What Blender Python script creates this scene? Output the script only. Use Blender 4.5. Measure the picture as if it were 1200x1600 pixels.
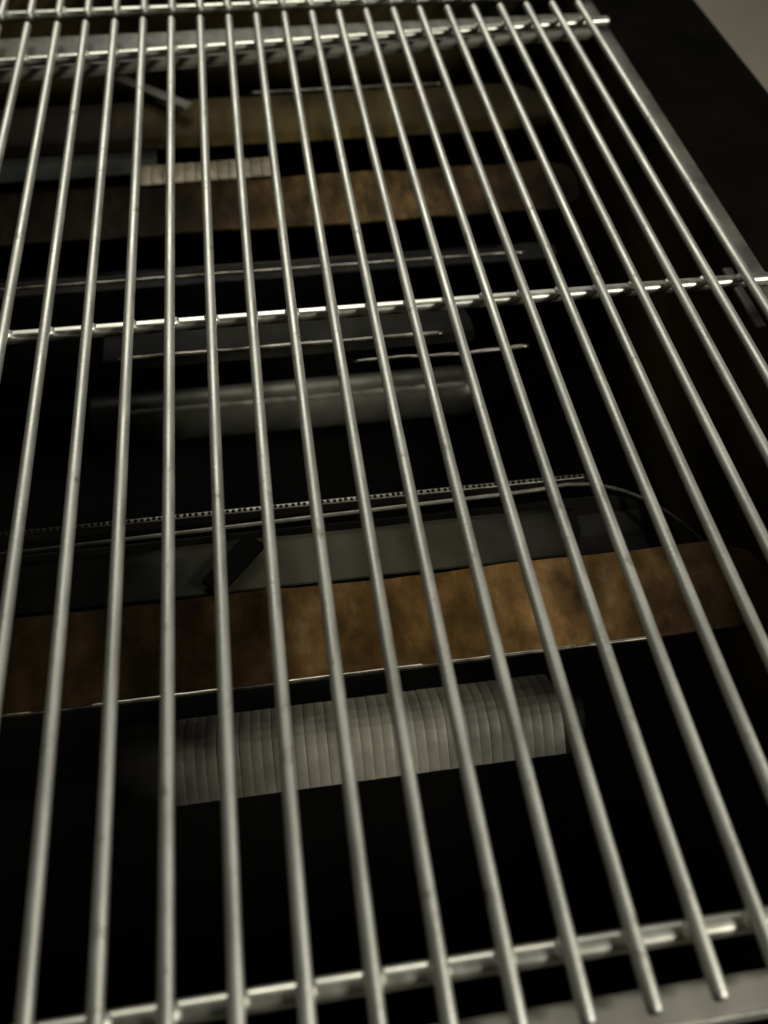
import bpy, bmesh, math, random
from mathutils import Matrix, Vector, noise
random.seed(7)
for o in list(bpy.data.objects): bpy.data.objects.remove(o)
scn = bpy.context.scene
COL = scn.collection

# ------------------------------------------------------------ camera
cd = bpy.data.cameras.new('camera'); cam = bpy.data.objects.new('camera', cd); COL.objects.link(cam)
cam.rotation_mode = 'XYZ'
cam.rotation_euler = (0.6370566, -0.0224753, -0.1438859)
cam.location = (0.0512443, -0.0380512, 0.2834619)
cd.sensor_fit = 'VERTICAL'; cd.sensor_height = 24.0; cd.lens = 24.0 * 1331.66 / 1600
cd.clip_start = 0.01; cd.clip_end = 100
cd.dof.use_dof = True; cd.dof.focus_distance = 0.405; cd.dof.aperture_fstop = 3.9
scn.camera = cam

# ------------------------------------------------------------ light: a dim room, one lamp to the right of the viewer
w = bpy.data.worlds.new('World'); scn.world = w; w.use_nodes = True
bg = w.node_tree.nodes['Background']; bg.inputs[0].default_value = (0.80, 0.82, 0.66, 1); bg.inputs[1].default_value = 0.02

def lamp(name, loc, target, size, power, color, size_y=None, spread=180):
    l = bpy.data.lights.new(name, 'AREA'); l.energy = power; l.color = color
    l.shape = 'RECTANGLE' if size_y else 'DISK'; l.size = size
    if size_y: l.size_y = size_y
    l.spread = math.radians(spread)
    o = bpy.data.objects.new(name, l); COL.objects.link(o); o.location = loc
    o.rotation_euler = (Vector(target) - Vector(loc)).to_track_quat('-Z', 'Y').to_euler()
    return o
lamp('work_lamp', (1.25, -0.45, 0.92), (0.15, 0.32, 0.0), 0.30, 3.2, (1.0, 0.965, 0.86), spread=60)
lamp('ceiling_lamp', (0.05, 2.0, 1.35), (0.12, 0.30, 0.0), 1.2, 12.5, (1.0, 0.975, 0.87), spread=140)

vs = scn.view_settings; vs.view_transform = 'Standard'; vs.look = 'None'; vs.exposure = 0; vs.gamma = 1; vs.use_curve_mapping = False
scn.render.engine = 'CYCLES'

# ------------------------------------------------------------ materials
def new_mat(name):
    m = bpy.data.materials.new(name); m.use_nodes = True
    nt = m.node_tree; return m, nt, nt.nodes['Principled BSDF']
def ramp(nt, stops):
    r = nt.nodes.new('ShaderNodeValToRGB'); e = r.color_ramp.elements
    while len(e) < len(stops): e.new(0.5)
    for k, (p, c) in enumerate(stops):
        e[k].position = p; e[k].color = (*c, 1) if len(c) == 3 else c
    return r
def coords(nt, scale):
    g = nt.nodes.new('ShaderNodeNewGeometry'); mp = nt.nodes.new('ShaderNodeMapping'); mp.inputs['Scale'].default_value = scale
    nt.links.new(g.outputs['Position'], mp.inputs['Vector']); return mp
def tex(nt, scale, vec=(1, 1, 1), detail=4, rough=.55):
    mp = coords(nt, vec); n = nt.nodes.new('ShaderNodeTexNoise')
    n.inputs['Scale'].default_value = scale; n.inputs['Detail'].default_value = detail; n.inputs['Roughness'].default_value = rough
    nt.links.new(mp.outputs[0], n.inputs['Vector']); return n
def bump(nt, b, src, strength, dist=.0006):
    n = nt.nodes.new('ShaderNodeBump'); n.inputs['Strength'].default_value = strength; n.inputs['Distance'].default_value = dist
    nt.links.new(src, n.inputs['Height']); nt.links.new(n.outputs[0], b.inputs['Normal'])
def metal(name, c0, c1, r0, r1, scale=60, vec=(1, 1, 1), metallic=1.0, bmp=.15, bscale=400):
    m, nt, b = new_mat(name); n = tex(nt, scale, vec)
    r = ramp(nt, [(.32, c0), (.68, c1)]); nt.links.new(n.outputs['Fac'], r.inputs[0]); nt.links.new(r.outputs[0], b.inputs['Base Color'])
    n2 = tex(nt, scale * 2.3, vec); rr = ramp(nt, [(.3, (r0,) * 3), (.7, (r1,) * 3)])
    nt.links.new(n2.outputs['Fac'], rr.inputs[0]); nt.links.new(rr.outputs[0], b.inputs['Roughness'])
    b.inputs['Metallic'].default_value = metallic
    if bmp: bump(nt, b, tex(nt, bscale).outputs['Fac'], bmp, .0003)
    return m
def rust(name, stops, vec, scale, bstr=.6):
    m, nt, b = new_mat(name); n = tex(nt, scale, vec, 6, .65)
    r = ramp(nt, stops); nt.links.new(n.outputs['Fac'], r.inputs[0])
    n3 = tex(nt, 11, (1, .5, .5), 3); r3 = ramp(nt, [(.38, (.38, .37, .30)), (.60, (1, 1, 1))]); nt.links.new(n3.outputs['Fac'], r3.inputs[0])
    mx = nt.nodes.new('ShaderNodeMix'); mx.data_type = 'RGBA'; mx.blend_type = 'MULTIPLY'; mx.inputs[0].default_value = 1
    nt.links.new(r.outputs[0], mx.inputs[6]); nt.links.new(r3.outputs[0], mx.inputs[7]); nt.links.new(mx.outputs[2], b.inputs['Base Color'])
    b.inputs['Roughness'].default_value = .62; b.inputs['Metallic'].default_value = .15
    bump(nt, b, tex(nt, 260, (1, 1, 1), 6).outputs['Fac'], bstr, .0008)
    return m
def end_shade(mat, xc, half, soft, amount=.04):
    # shade painted into the colour toward both ends; bounds the rust patch as well
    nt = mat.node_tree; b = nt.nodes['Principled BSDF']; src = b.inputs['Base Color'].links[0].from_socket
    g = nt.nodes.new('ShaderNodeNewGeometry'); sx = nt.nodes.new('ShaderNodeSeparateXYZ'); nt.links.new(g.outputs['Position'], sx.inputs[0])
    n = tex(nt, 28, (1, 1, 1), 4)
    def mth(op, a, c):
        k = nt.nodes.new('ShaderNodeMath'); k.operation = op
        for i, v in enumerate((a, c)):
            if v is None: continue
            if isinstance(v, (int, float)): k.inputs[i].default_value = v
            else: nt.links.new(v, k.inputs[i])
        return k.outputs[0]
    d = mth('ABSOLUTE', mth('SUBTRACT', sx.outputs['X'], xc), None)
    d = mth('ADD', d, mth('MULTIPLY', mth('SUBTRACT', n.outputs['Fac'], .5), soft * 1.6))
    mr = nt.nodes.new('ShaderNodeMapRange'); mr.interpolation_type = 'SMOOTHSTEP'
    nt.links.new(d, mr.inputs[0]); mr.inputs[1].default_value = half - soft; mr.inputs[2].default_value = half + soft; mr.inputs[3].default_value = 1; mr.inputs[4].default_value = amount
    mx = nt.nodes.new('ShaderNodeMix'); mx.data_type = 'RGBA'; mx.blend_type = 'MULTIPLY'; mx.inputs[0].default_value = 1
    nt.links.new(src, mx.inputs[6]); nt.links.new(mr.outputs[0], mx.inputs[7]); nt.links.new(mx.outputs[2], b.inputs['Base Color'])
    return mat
def dull(mat, sp):
    mat.node_tree.nodes['Principled BSDF'].inputs['Specular IOR Level'].default_value = sp; return mat
M = {}
M['bar'] = metal('grate_steel', (.44, .44, .395), (.60, .60, .54), .46, .60, 35, (1, .5, 1), bmp=.35, bscale=520)
def stains(mat, scale, lo, hi, col):
    nt = mat.node_tree; b = nt.nodes['Principled BSDF']; src = b.inputs['Base Color'].links[0].from_socket
    n = tex(nt, scale, (1, .6, 1), 5, .7); r = ramp(nt, [(lo, (0, 0, 0)), (hi, (1, 1, 1))]); nt.links.new(n.outputs['Fac'], r.inputs[0])
    mx = nt.nodes.new('ShaderNodeMix'); mx.data_type = 'RGBA'; nt.links.new(r.outputs[0], mx.inputs[0])
    nt.links.new(src, mx.inputs[6]); mx.inputs[7].default_value = (*col, 1); nt.links.new(mx.outputs[2], b.inputs['Base Color'])
stains(M['bar'], 130, .60, .74, (.20, .175, .12))
M['rod'] = metal('rod_steel', (.46, .46, .40), (.66, .65, .57), .32, .46, 50, bmp=.04)
M['ledge'] = metal('ledge_steel', (.075, .070, .053), (.125, .117, .09), .5, .65, 30, metallic=.15, bmp=.05)
M['lip'] = metal('lip_steel', (.15, .145, .12), (.22, .21, .175), .45, .65, 40, metallic=.15, bmp=.05)
M['rim'] = metal('rim_steel', (.05, .05, .042), (.11, .105, .085), .5, .65, 45, metallic=.4)
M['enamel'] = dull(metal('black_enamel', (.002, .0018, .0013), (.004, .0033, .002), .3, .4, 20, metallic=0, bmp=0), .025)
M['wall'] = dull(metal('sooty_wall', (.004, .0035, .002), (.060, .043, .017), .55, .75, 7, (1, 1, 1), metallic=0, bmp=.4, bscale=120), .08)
M['rust'] = dull(end_shade(rust('rusty_plate', [(.28, (.10, .055, .018)), (.42, (.24, .135, .048)), (.56, (.42, .235, .085)), (.74, (.66, .43, .21))], (1.3, .8, .8), 42), .120, .045, .085, .07), .05)
M['rust_far'] = dull(end_shade(rust('dull_rusty_plate', [(.30, (.030, .020, .008)), (.46, (.085, .055, .022)), (.60, (.16, .098, .040)), (.76, (.28, .18, .085))], (1.5, .7, .7), 50), .120, .080, .080, .15), .05)
M['olive'] = dull(end_shade(rust('scorched_plate', [(.30, (.034, .024, .008)), (.5, (.080, .058, .020)), (.72, (.14, .102, .038))], (1, .35, .35), 40, .35), .12, .14, .05, .15), .06)
M['smooth'] = dull(end_shade(metal('smoked_steel', (.040, .040, .028), (.085, .083, .060), .5, .65, 22, (1, .4, .4), metallic=0), .080, .065, .06, .02), .03)
M['faint'] = dull(end_shade(metal('burnt_steel', (.010, .010, .007), (.024, .023, .017), .45, .6, 30, metallic=0), .075, .07, .05, .03), .05)
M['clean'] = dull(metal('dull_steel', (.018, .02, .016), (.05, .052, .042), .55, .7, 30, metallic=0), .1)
M['tube'] = dull(end_shade(metal('burner_steel', (.035, .034, .024), (.075, .071, .052), .42, .6, 40, (1, .4, .4), metallic=0), .070, .065, .065, .015), .04)
M['rib'] = end_shade(metal('rib_steel', (.25, .235, .18), (.40, .375, .295), .5, .65, 50, metallic=.1), .080, .055, .065, .04)
M['fin'] = metal('fin_steel', (.26, .225, .15), (.52, .46, .33), .5, .65, 70, metallic=.1)
M['hem'] = metal('worn_edge', (.10, .085, .06), (.60, .56, .47), .24, .42, 55, metallic=1)
M['port'] = end_shade(metal('port_steel', (.16, .155, .12), (.30, .29, .235), .35, .5, 90, metallic=.7, bmp=0), .095, .115, .05, .1)
M['tube_metal'] = dull(end_shade(metal('tube_steel', (.07, .07, .054), (.14, .137, .11), .36, .5, 40, (1, .4, .4), metallic=.55), .075, .07, .06, .02), .15)
M['streak'] = dull(end_shade(metal('painted_highlight', (.06, .06, .045), (.30, .29, .235), .5, .6, 45, metallic=0), .085, .08, .05, .06), .2)  # patchy pale colour painted as a broken highlight
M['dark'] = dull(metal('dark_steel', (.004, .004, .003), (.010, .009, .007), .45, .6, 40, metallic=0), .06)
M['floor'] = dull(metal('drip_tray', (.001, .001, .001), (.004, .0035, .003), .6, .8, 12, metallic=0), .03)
M['patio'] = metal('patio_stone', (.56, .50, .40), (.68, .60, .49), .7, .9, 4, metallic=0, bmp=.3, bscale=60)

# ------------------------------------------------------------ helpers
def link(name, me, mat, parent=None, loc=(0, 0, 0), rot=(0, 0, 0)):
    if mat and not me.materials: me.materials.append(mat)
    o = bpy.data.objects.new(name, me); COL.objects.link(o); o.parent = parent; o.location = loc; o.rotation_euler = rot
    return o
def tag(o, label, cat, group=None, kind=None):
    if label: o['label'] = label
    if cat: o['category'] = cat
    if group: o['group'] = group
    if kind: o['kind'] = kind
    return o
def thing(name, label, cat, loc=(0, 0, 0), group=None):
    o = bpy.data.objects.new(name, None); COL.objects.link(o); o.location = loc; o.empty_display_size = .01
    return tag(o, label, cat, group)
def mesh(name, verts, faces, smooth=False):
    me = bpy.data.meshes.new(name); me.from_pydata(verts, [], faces); me.update()
    bm = bmesh.new(); bm.from_mesh(me); bmesh.ops.recalc_face_normals(bm, faces=bm.faces); bm.to_mesh(me); bm.free()
    if smooth:
        for p in me.polygons: p.use_smooth = True
    return me
def lathe(name, prof, axis, seg=18):
    """prof: list of (distance along axis, radius); closed by end fans"""
    v, f = [], []
    for (t, r) in prof:
        for k in range(seg):
            a = 2 * math.pi * k / seg; c, s = r * math.cos(a), r * math.sin(a)
            v.append((t, c, s) if axis == 'X' else (c, t, s) if axis == 'Y' else (c, s, t))
    for i in range(len(prof) - 1):
        for k in range(seg):
            a = i * seg + k; b = i * seg + (k + 1) % seg; f.append((a, b, b + seg, a + seg))
    f.append(tuple(range(seg))[::-1]); f.append(tuple((len(prof) - 1) * seg + k for k in range(seg)))
    return mesh(name, v, f, True)
def round_rod(name, length, r, axis, seg=18, n=24):
    p = [(0, r * .45), (r * .12, r * .75), (r * .4, r * .95)] + [(r * .8 + (length - 1.6 * r) * k / n, r) for k in range(n + 1)] + [(length - r * .4, r * .95), (length - r * .12, r * .75), (length, r * .45)]
    return lathe(name, p, axis, seg)
def tube_path(name, pts, r, seg=12):
    v, f = [], []; P = [Vector(p) for p in pts]
    for i, p in enumerate(P):
        t = (P[min(i + 1, len(P) - 1)] - P[max(i - 1, 0)]).normalized()
        u = t.cross(Vector((0, 0, 1))).normalized(); w_ = t.cross(u)
        rr = r if not callable(r) else r(i / (len(P) - 1))
        for k in range(seg):
            a = 2 * math.pi * k / seg; v.append(tuple(p + u * (rr * math.cos(a)) + w_ * (rr * math.sin(a))))
    for i in range(len(P) - 1):
        for k in range(seg):
            a = i * seg + k; b = i * seg + (k + 1) % seg; f.append((a, b, b + seg, a + seg))
    f.append(tuple(range(seg))[::-1]); f.append(tuple((len(P) - 1) * seg + k for k in range(seg)))
    return mesh(name, v, f, True)
def box(name, a, b, bev=0.0, seg=2):
    bm = bmesh.new(); bmesh.ops.create_cube(bm, size=1)
    for v in bm.verts: v.co = Vector(((a[i] + b[i]) / 2 + v.co[i] * (b[i] - a[i]) for i in range(3)))
    if bev: bmesh.ops.bevel(bm, geom=bm.edges[:], offset=bev, segments=seg, affect='EDGES', profile=.5)
    me = bpy.data.meshes.new(name); bm.to_mesh(me); bm.free()
    if bev:
        for p in me.polygons: p.use_smooth = True
    return me
def sheet(name, prof, x0, x1, th=.0012, nx=70, wob=.0006, rnd=0.0, seed=0.0):
    """bent sheet metal: a (y, z) profile run along x with a real thickness; rnd rounds the right-hand end"""
    pts = []
    for (a, b) in zip(prof[:-1], prof[1:]):
        for k in range(6): pts.append((a[0] + (b[0] - a[0]) * k / 6, a[1] + (b[1] - a[1]) * k / 6))
    pts.append(prof[-1]); n = len(pts)
    nrm = []
    for i in range(n):
        d = Vector((pts[min(i + 1, n - 1)][0] - pts[max(i - 1, 0)][0], pts[min(i + 1, n - 1)][1] - pts[max(i - 1, 0)][1])).normalized()
        nrm.append((-d[1], d[0]))
    v, f = [], []
    for side in (0, 1):
        for j in range(nx + 1):
            for i, (y, z) in enumerate(pts):
                s = abs(2 * i / (n - 1) - 1); xe = x1 - rnd * (max(0, (s - .35)) / .65) ** 2.4
                x = x0 + (xe - x0) * j / nx
                wv = wob * noise.noise(Vector((x * 22 + seed, y * 30, seed))) + wob * .5 * noise.noise(Vector((x * 70 + seed, y * 60, 3 + seed)))
                v.append((x, y + nrm[i][0] * (wv - side * th), z + nrm[i][1] * (wv - side * th)))
    S = (nx + 1) * n
    for j in range(nx):
        for i in range(n - 1):
            a = j * n + i; f.append((a, a + 1, a + n + 1, a + n)); f.append((S + a, S + a + n, S + a + n + 1, S + a + 1))
    for j in range(nx):
        for i in (0, n - 1):
            a = j * n + i; f.append((a, a + n, S + a + n, S + a))
    for i in range(n - 1):
        for j in (0, nx):
            a = j * n + i; f.append((a, a + 1, S + a + 1, S + a))
    me = mesh(name, v, f, True); me.set_sharp_from_angle(angle=math.radians(40)); return me

# ------------------------------------------------------------ setting
patio = link('ground', mesh('ground', [(-6, -6, -.55), (6, -6, -.55), (6, 6, -.55), (-6, 6, -.55)], [(0, 1, 2, 3)]), M['patio'])
tag(patio, 'pale taupe patio floor seen past the top right corner of the grill', 'floor', kind='structure')

XL, XR = -.30, .312                      # inside of the firebox
fb = thing('grill_firebox', 'black grill firebox with steel ledges that carries the grates', 'grill', (0, 0, -.20))
def part(name, me, mat, parent=fb):
    o = link(name, me, mat, parent)
    q = parent
    off = Vector((0, 0, 0))
    while q: off += q.location; q = q.parent
    o.location = -off; return o
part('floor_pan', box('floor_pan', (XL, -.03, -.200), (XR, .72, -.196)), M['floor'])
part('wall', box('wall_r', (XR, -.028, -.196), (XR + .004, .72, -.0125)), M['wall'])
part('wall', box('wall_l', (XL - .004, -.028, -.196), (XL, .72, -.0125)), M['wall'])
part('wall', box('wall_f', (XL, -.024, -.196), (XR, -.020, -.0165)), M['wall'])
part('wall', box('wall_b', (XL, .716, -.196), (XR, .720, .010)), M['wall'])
part('front_ledge', sheet('front_ledge', [(-.0135, -.0165), (-.0130, -.0125), (-.0145, -.0112), (-.0235, -.0112), (-.0250, -.0122), (-.0252, -.020)][::-1], XL, XR, .0012, 90, .0003), M['lip'])
rl = part('rear_ledge', sheet('rear_ledge', [(.6015, -.0165), (.6010, -.0135), (.6020, -.0112), (.6260, -.0112), (.6275, -.0130), (.6275, -.020)][::-1], XL, XR, .0012, 90, .0004, seed=4), M['ledge'])
for v in rl.data.vertices: v.co.y += .055 * (v.co.x - .32) * max(0, min(1, (.6275 - v.co.y) / .026))
part('ledge_edge', round_rod('ledge_edge', XR - XL, .0009, 'X', 10, 8), M['rod']); COL.objects[-1].location += Vector((XL, -.0238, -.0114))
part('front_panel', box('front_panel', (XL - .12, -.26, -.34), (XR + .12, -.030, -.024), .006), M['enamel'])
for nm, x, s in (('side_rim', XR, 1), ('side_rim', XL, -1)):
    xa, xb = (x - .0005, x + .0085) if s > 0 else (x - .0085, x + .0005)
    part(nm, box(nm, (xa, -.028, -.0122), (xb, .72, -.0096), .0011), M['rim'])
# wide black shell round the firebox, curving over at its outer edge
def shell(sgn, x):
    prof = [(x + sgn * .0092, -.0125), (x + sgn * .011, -.016), (x + sgn * .085, -.020)]
    for k in range(9):
        a = math.radians(90 - 100 * k / 8); prof.append((x + sgn * (.095 + .024 * math.cos(a)), -.045 + .024 * math.sin(a)))
    prof.append((x + sgn * .118, -.34))
    ys = [-.03 + .80 * k / 60 for k in range(61)]
    v = []; f = []; n = len(prof)
    for j, y in enumerate(ys):
        for (px, pz) in prof: v.append((px, y, pz))
    for j in range(60):
        for i in range(n - 1): a = j * n + i; f.append((a, a + 1, a + n + 1, a + n))
    me = mesh('outer_shell', v, f, True); o = part('outer_shell', me, M['enamel'])
    md = o.modifiers.new('solid', 'SOLIDIFY'); md.thickness = .002; md.offset = -1
    return o
shell(1, XR); shell(-1, XL)
# small support tab under the middle cross rod
tb = part('support_tab', box('support_tab', (.3050, .278, -.0205), (.3105, .328, -.0180), .0008), M['ledge'])

# ------------------------------------------------------------ the grate
SP, L, RB = .020, .30127, .00255
bars = range(-14, 16)
WELD = lathe('weld_bead', [(-.0012, .0042), (-.0004, .0041), (.0002, .0037), (.0008, .0031), (.0012, .0022), (.0014, .0008)], 'Z', 16)
def grate(label, y0, y1, rods, loc, idx, skew=0.0):
    g = thing('cooking_grate', label, 'grate', loc)
    bm_ = round_rod('grate_bar', y1 - y0, RB, 'Y', 20, 60)
    for i in idx:
        jx = random.uniform(-.00022, .00022) if i < 15 else 0
        part('bar', bm_, M['bar'], g)
        o = g.children[-1] if False else COL.objects[-1]
        o.location = o.location + Vector((i * SP + jx, y0 + random.uniform(-.0004, .0004), random.uniform(-.00015, .00015)))
        o.rotation_euler = (0, random.uniform(0, 6.28), random.uniform(-.0006, .0006))
    for yr in rods:
        x0, x1 = -.302, .3205
        bmr = bmesh.new(); bmesh.ops.create_cube(bmr, size=1)
        for v in bmr.verts: v.co = Vector(((x0 + x1) / 2 + v.co.x * (x1 - x0), yr + v.co.y * .0070, -.0056 + v.co.z * .0058))
        bmesh.ops.bevel(bmr, geom=bmr.edges[:], offset=.0027, segments=6, affect='EDGES', profile=.5)
        k = skew if yr > .59 else 0
        for v in bmr.verts: v.co.y += k * (v.co.x - .32)
        me = bpy.data.meshes.new('cross_rod'); bmr.to_mesh(me); bmr.free()
        for p in me.polygons: p.use_smooth = True
        me.set_sharp_from_angle(angle=math.radians(60))
        part('cross_rod', me, M['rod'], g)
        for i in idx:
            if not -7 <= i <= 15: continue
            part('weld_bead', WELD, M['bar'], g); o = COL.objects[-1]
            o.location = o.location + Vector((i * SP + random.uniform(-.0003, .0003), yr + k * (i * SP - .32) + random.uniform(-.0005, .0003), -.0024)); o.rotation_euler = (0, 0, random.uniform(0, 6.28)); o.scale = (random.uniform(.8, 1.0), random.uniform(.7, 1.0), random.uniform(.8, 1.1))
    return g
grate('large steel rod cooking grate filling the picture, with three cross rods', -.0205, .622, (0, L, 2 * L), (0, 0, -.01), bars, .052)
grate('steel rod grate copy standing in for a reflection behind the rear ledge at the top', .634, .712, (.650,), (0, .634, -.01), bars)  # short copy built in place of the bars mirrored in the back wall

# ------------------------------------------------------------ heat plates
PR = .2795
hp = thing('heat_plate', 'rusty brown heat plate with bright lower edge under the near half of the grate', 'heat plate', (0, .16, -.09), 'heat plates under the grate')
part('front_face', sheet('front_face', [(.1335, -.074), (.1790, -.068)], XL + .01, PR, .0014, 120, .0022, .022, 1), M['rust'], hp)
part('rear_face', sheet('rear_face', [(.1815, -.0685), (.2090, -.0705), (.2155, -.0760)], -.20, .195, .0014, 90, .0007, .012, 2), M['smooth'], hp)
bk = part('dark_strip', box('dark_strip', (0, -.006, 0), (.034, .006, .004), .001), M['floor'], hp)  # near-black diagonal strip laid across the rear face
bk.location = bk.location + Vector((.008, .1815, -.0665)); bk.rotation_euler = (0, 0, math.radians(48))
part('folded_edge', tube_path('folded_edge', [(XL + .01 + k * .0055, .1335 + .0003 * noise.noise(Vector((k * .9, 0, 0))), -.0745 + .0004 * noise.noise(Vector((k * .7, 4, 0)))) for k in range(93)], .0011, 10), M['hem'], hp)

hp2 = thing('heat_plate', 'rusty brown heat plate with a row of pale fins beneath the far grate bars', 'heat plate', (0, .5, -.09), 'heat plates under the grate')
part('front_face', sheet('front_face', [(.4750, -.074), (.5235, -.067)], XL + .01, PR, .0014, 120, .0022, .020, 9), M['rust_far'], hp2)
for k in range(12):
    part('fin', box('fin', (0, 0, 0), (.0076, .0225, .0022), .0006) if k == 0 else FIN, M['fin'], hp2)
    o = COL.objects[-1]; FIN = o.data
    o.location = o.location + Vector((-.0335 + .0078 * k, (.5225 + .0002 * k), -.0672))

hp3 = thing('heat_plate', 'scorched olive heat plate deepest in the grill below the rear ledge', 'heat plate', (0, .61, -.09), 'heat plates under the grate')
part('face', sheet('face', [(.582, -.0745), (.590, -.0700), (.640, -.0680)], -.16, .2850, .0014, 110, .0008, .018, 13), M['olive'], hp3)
part('top_edge', tube_path('top_edge', [(.05 + k * .004, .6475 + .0004 * noise.noise(Vector((k * .5, 0, 7))), -.0695) for k in range(40)], .0012, 10), M['hem'], hp3)

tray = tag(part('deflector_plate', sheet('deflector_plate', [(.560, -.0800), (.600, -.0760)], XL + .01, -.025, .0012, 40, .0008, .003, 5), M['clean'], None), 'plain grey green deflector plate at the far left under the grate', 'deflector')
br = tag(part('angle_bracket', box('angle_bracket', (0, 0, 0), (.074, .010, .003), .0008), M['ledge'], None), 'pale narrow bracket slanting across the gap below the rear ledge at left', 'bracket')
br.location = (-.056, .6600, -.0620); br.rotation_euler = (0, 0, math.radians(-42))

# ------------------------------------------------------------ burners
def burner(label, yc, zc, r, x0, x1, ribs=None, ports=None):
    t = thing('burner_tube', label, 'burner', (0, yc, zc - r), 'burners below the heat plates')
    n = 60
    prof = [(x0, r * .6), (x0 + .002, r)] + [(x0 + .004 + (x1 - x0 - .010) * k / n, r) for k in range(n + 1)] + [(x1 - .004, r * .93), (x1 - .0015, r * .7), (x1, r * .35)]
    part('tube', lathe('tube', prof, 'X', 36), M['tube'], t)
    o = COL.objects[-1]; o.location = o.location + Vector((0, yc, zc))
    if ribs:
        xa, xb, pitch = ribs; k = 0; x = xa
        rm = lathe('rib', [(0, r * .995), (.0002, r * 1.012), (.0005, r * 1.018), (pitch - .0008, r * 1.018), (pitch - .0005, r * 1.012), (pitch - .0003, r * .995)], 'X', 36)
        while x < xb:
            part('rib', rm, M['rib'], t); o = COL.objects[-1]; o.location = o.location + Vector((x, yc, zc)); x += pitch
    if ports:
        xa, xb, pitch, ang = ports; x = xa
        pm = lathe('port', [(0, .0017), (.0004, .0017), (.0007, .0014), (.0007, .0009), (.0002, .0008)], 'Z', 10)
        while x < xb:
            part('port', pm, M['rib'], t); o = COL.objects[-1]
            o.rotation_euler = (math.radians(ang), 0, 0)
            o.location = o.location + Vector((x, yc - math.sin(math.radians(ang)) * r, zc + math.cos(math.radians(ang)) * r)); x += pitch
    return t
def arc(y0, y1, z0, zm, n=8):
    return [(y0 + (y1 - y0) * k / n, z0 + (zm - z0) * math.sin(math.pi * k / n)) for k in range(n + 1)]
rb = thing('ribbed_burner', 'pale grey ribbed burner cover lying in front of the near rusty plate', 'burner', (0, .1225, -.15))
part('cover', sheet('cover', arc(.1040, .1480, -.1340, -.1210), -.055, .186, .0012, 90, .0004, .010, 51), M['tube'], rb)
RIB = sheet('rib', arc(.1040, .1480, -.1332, -.1202), 0, .00536, .0006, 6, 0, 0, 0)
for v in RIB.vertices: v.co.z -= .00030 * abs(v.co.x / .00268 - 1) ** 3
for k in range(36):
    part('rib', RIB, M['rib'], rb); o = COL.objects[-1]
    o.location = o.location + Vector((-.020 + k * .0054 + random.uniform(-.0002, .0002), random.uniform(-.0001, .0001), .0002 + random.uniform(-.0001, .0001)))
sb = thing('burner_tube', 'dark smooth burner cover with a broken painted highlight, below the middle cross rod', 'burner', (0, .355, -.15))
R2 = .0168
part('tube', lathe('tube', [(-.075, R2 * .6), (-.072, R2)] + [(-.07 + .24 * k / 50, R2) for k in range(51)] + [(.174, R2 * .96), (.179, R2 * .82), (.183, R2 * .5), (.184, R2 * .2)], 'X', 40), M['tube_metal'], sb)
COL.objects[-1].location += Vector((0, .3605, -.1320))
part('highlight_ridge', tube_path('highlight_ridge', [(-.050 + k * .0035, .3525 + .0005 * noise.noise(Vector((k * .5, 0, 9))), -.1180 + .0005 * noise.noise(Vector((k * .8, 2, 9)))) for k in range(64)], lambda q: .0014 + .0016 * abs(noise.noise(Vector((q * 13, 1, 1)))), 10), M['streak'], sb)  # pale raised line standing in for the smeared highlight along the tube

# slim rail with a line of tiny ports, bent over at its right end
cr = thing('carryover_rail', 'thin black rail with a line of tiny pale ports behind the near rusty plate', 'rail', (0, .236, -.09), None)
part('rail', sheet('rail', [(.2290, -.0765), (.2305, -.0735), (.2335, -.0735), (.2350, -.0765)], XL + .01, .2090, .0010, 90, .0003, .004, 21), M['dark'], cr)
part('port_strip', box('port_strip', (-.13, .2307, -.0733), (.2075, .2335, -.0724), .0003), M['port'], cr)
hole = lathe('port', [(0, .0010), (.0003, .0010), (.0004, .0009)], 'Z', 10)
pc = -.12
while pc < .206:
    part('port', hole, M['floor'], cr); o = COL.objects[-1]; o.location = o.location + Vector((pc + random.uniform(-.0003, .0003), .2321 + random.uniform(-.0002, .0002), -.0726)); pc += .0031
tp = thing('drip_tray', 'black drip tray whose thin rim curves round a corner beside the near rusty plate', 'tray', (0, .2, -.09))
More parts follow.
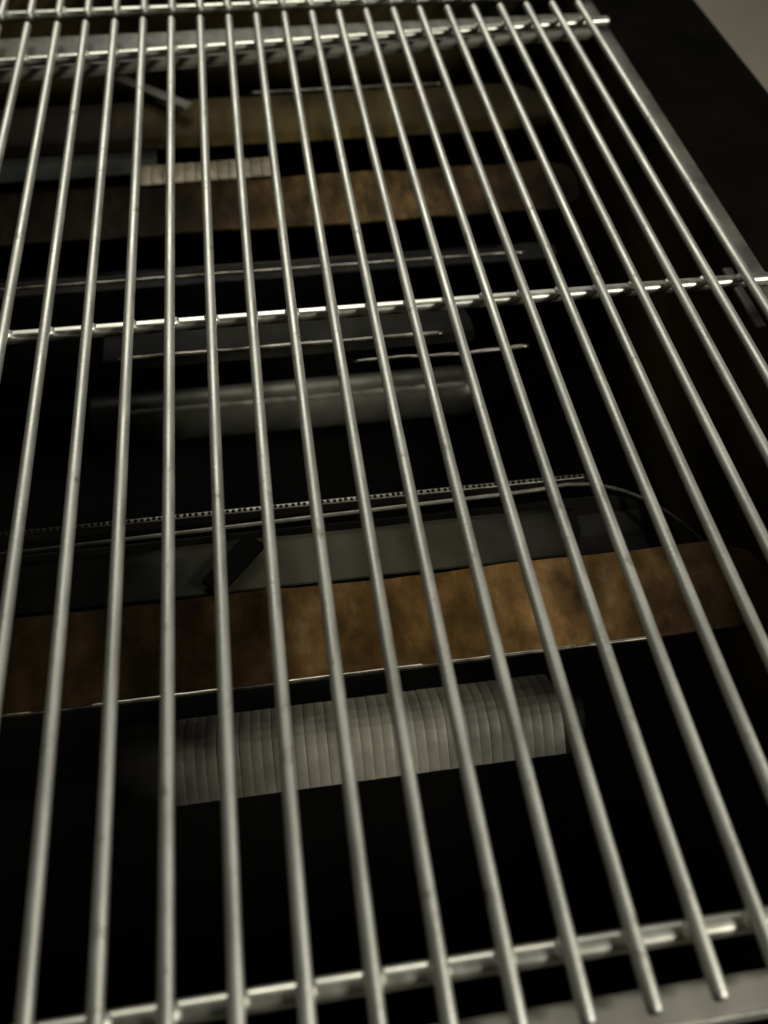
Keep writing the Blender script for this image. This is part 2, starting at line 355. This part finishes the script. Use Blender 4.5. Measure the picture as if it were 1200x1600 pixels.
rim = [(-.15 + .011 * k, .2205 + .00018 * k, -.0750 + .00006 * k) for k in range(30)] + [(.182, .2258, -.0725), (.196, .2268, -.0720), (.208, .2258, -.0722), (.218, .2232, -.0728), (.227, .2195, -.0735), (.236, .2140, -.0745), (.244, .2070, -.0755), (.251, .1990, -.0765), (.257, .190, -.0775), (.262, .180, -.0785), (.266, .165, -.0790), (.268, .145, -.0795)]
part('rim', tube_path('rim', rim, .0011, 10), M['port'], tp)
part('tray_side', sheet('tray_side', [(.1500, -.0950), (.2050, -.0930), (.2170, -.0880), (.2205, -.0775)], -.2, .238, .0012, 60, .0006, .02, 71), M['dark'], tp)

# deflector with two glinting edges, below the middle cross rod
df = thing('deflector_plate', 'narrow dark deflector with two glinting edges right below the middle cross rod', 'deflector', (0, .35, -.085))
part('face', sheet('face', [(.3460, -.0745), (.3500, -.0715), (.3740, -.0715)], -.052, .172, .0012, 70, .0006, .003, 31), M['faint'], df)
part('edge', tube_path('edge', [(-.043 + k * .004, .3510 + .0004 * noise.noise(Vector((k * .6, 0, 2))), -.0708) for k in range(50)], lambda s: .0010 + .0005 * abs(math.sin(s * 9)), 10), M['hem'], df)
part('edge', tube_path('edge', [(.095 + k * .004, .3352 + .0009 * math.sin(k * .3), -.0735 + .0003 * math.sin(k)) for k in range(28)], lambda s: .0007 + .0007 * s, 10), M['hem'], df)

# twin thin rods in front of the far rusty plate
tr = thing('wire_rail', 'pair of thin glinting rods crossing in front of the far rusty heat plate', 'rail', (0, .42, -.08))
part('rod', tube_path('rod', [(-.15 + k * .006, .4225 + .0006 * noise.noise(Vector((k * .4, 0, 2))), -.0700) for k in range(63)], .0010, 10), M['hem'], tr)
part('rod', tube_path('rod', [(-.15 + k * .006, .4320 + .0006 * noise.noise(Vector((k * .4, 5, 2))), -.0710) for k in range(60)], .0007, 10), M['tube'], tr)
part('backing', sheet('backing', [(.4200, -.0740), (.4360, -.0730)], -.16, .245, .0012, 70, .0006, .006, 41), M['dark'], tr)
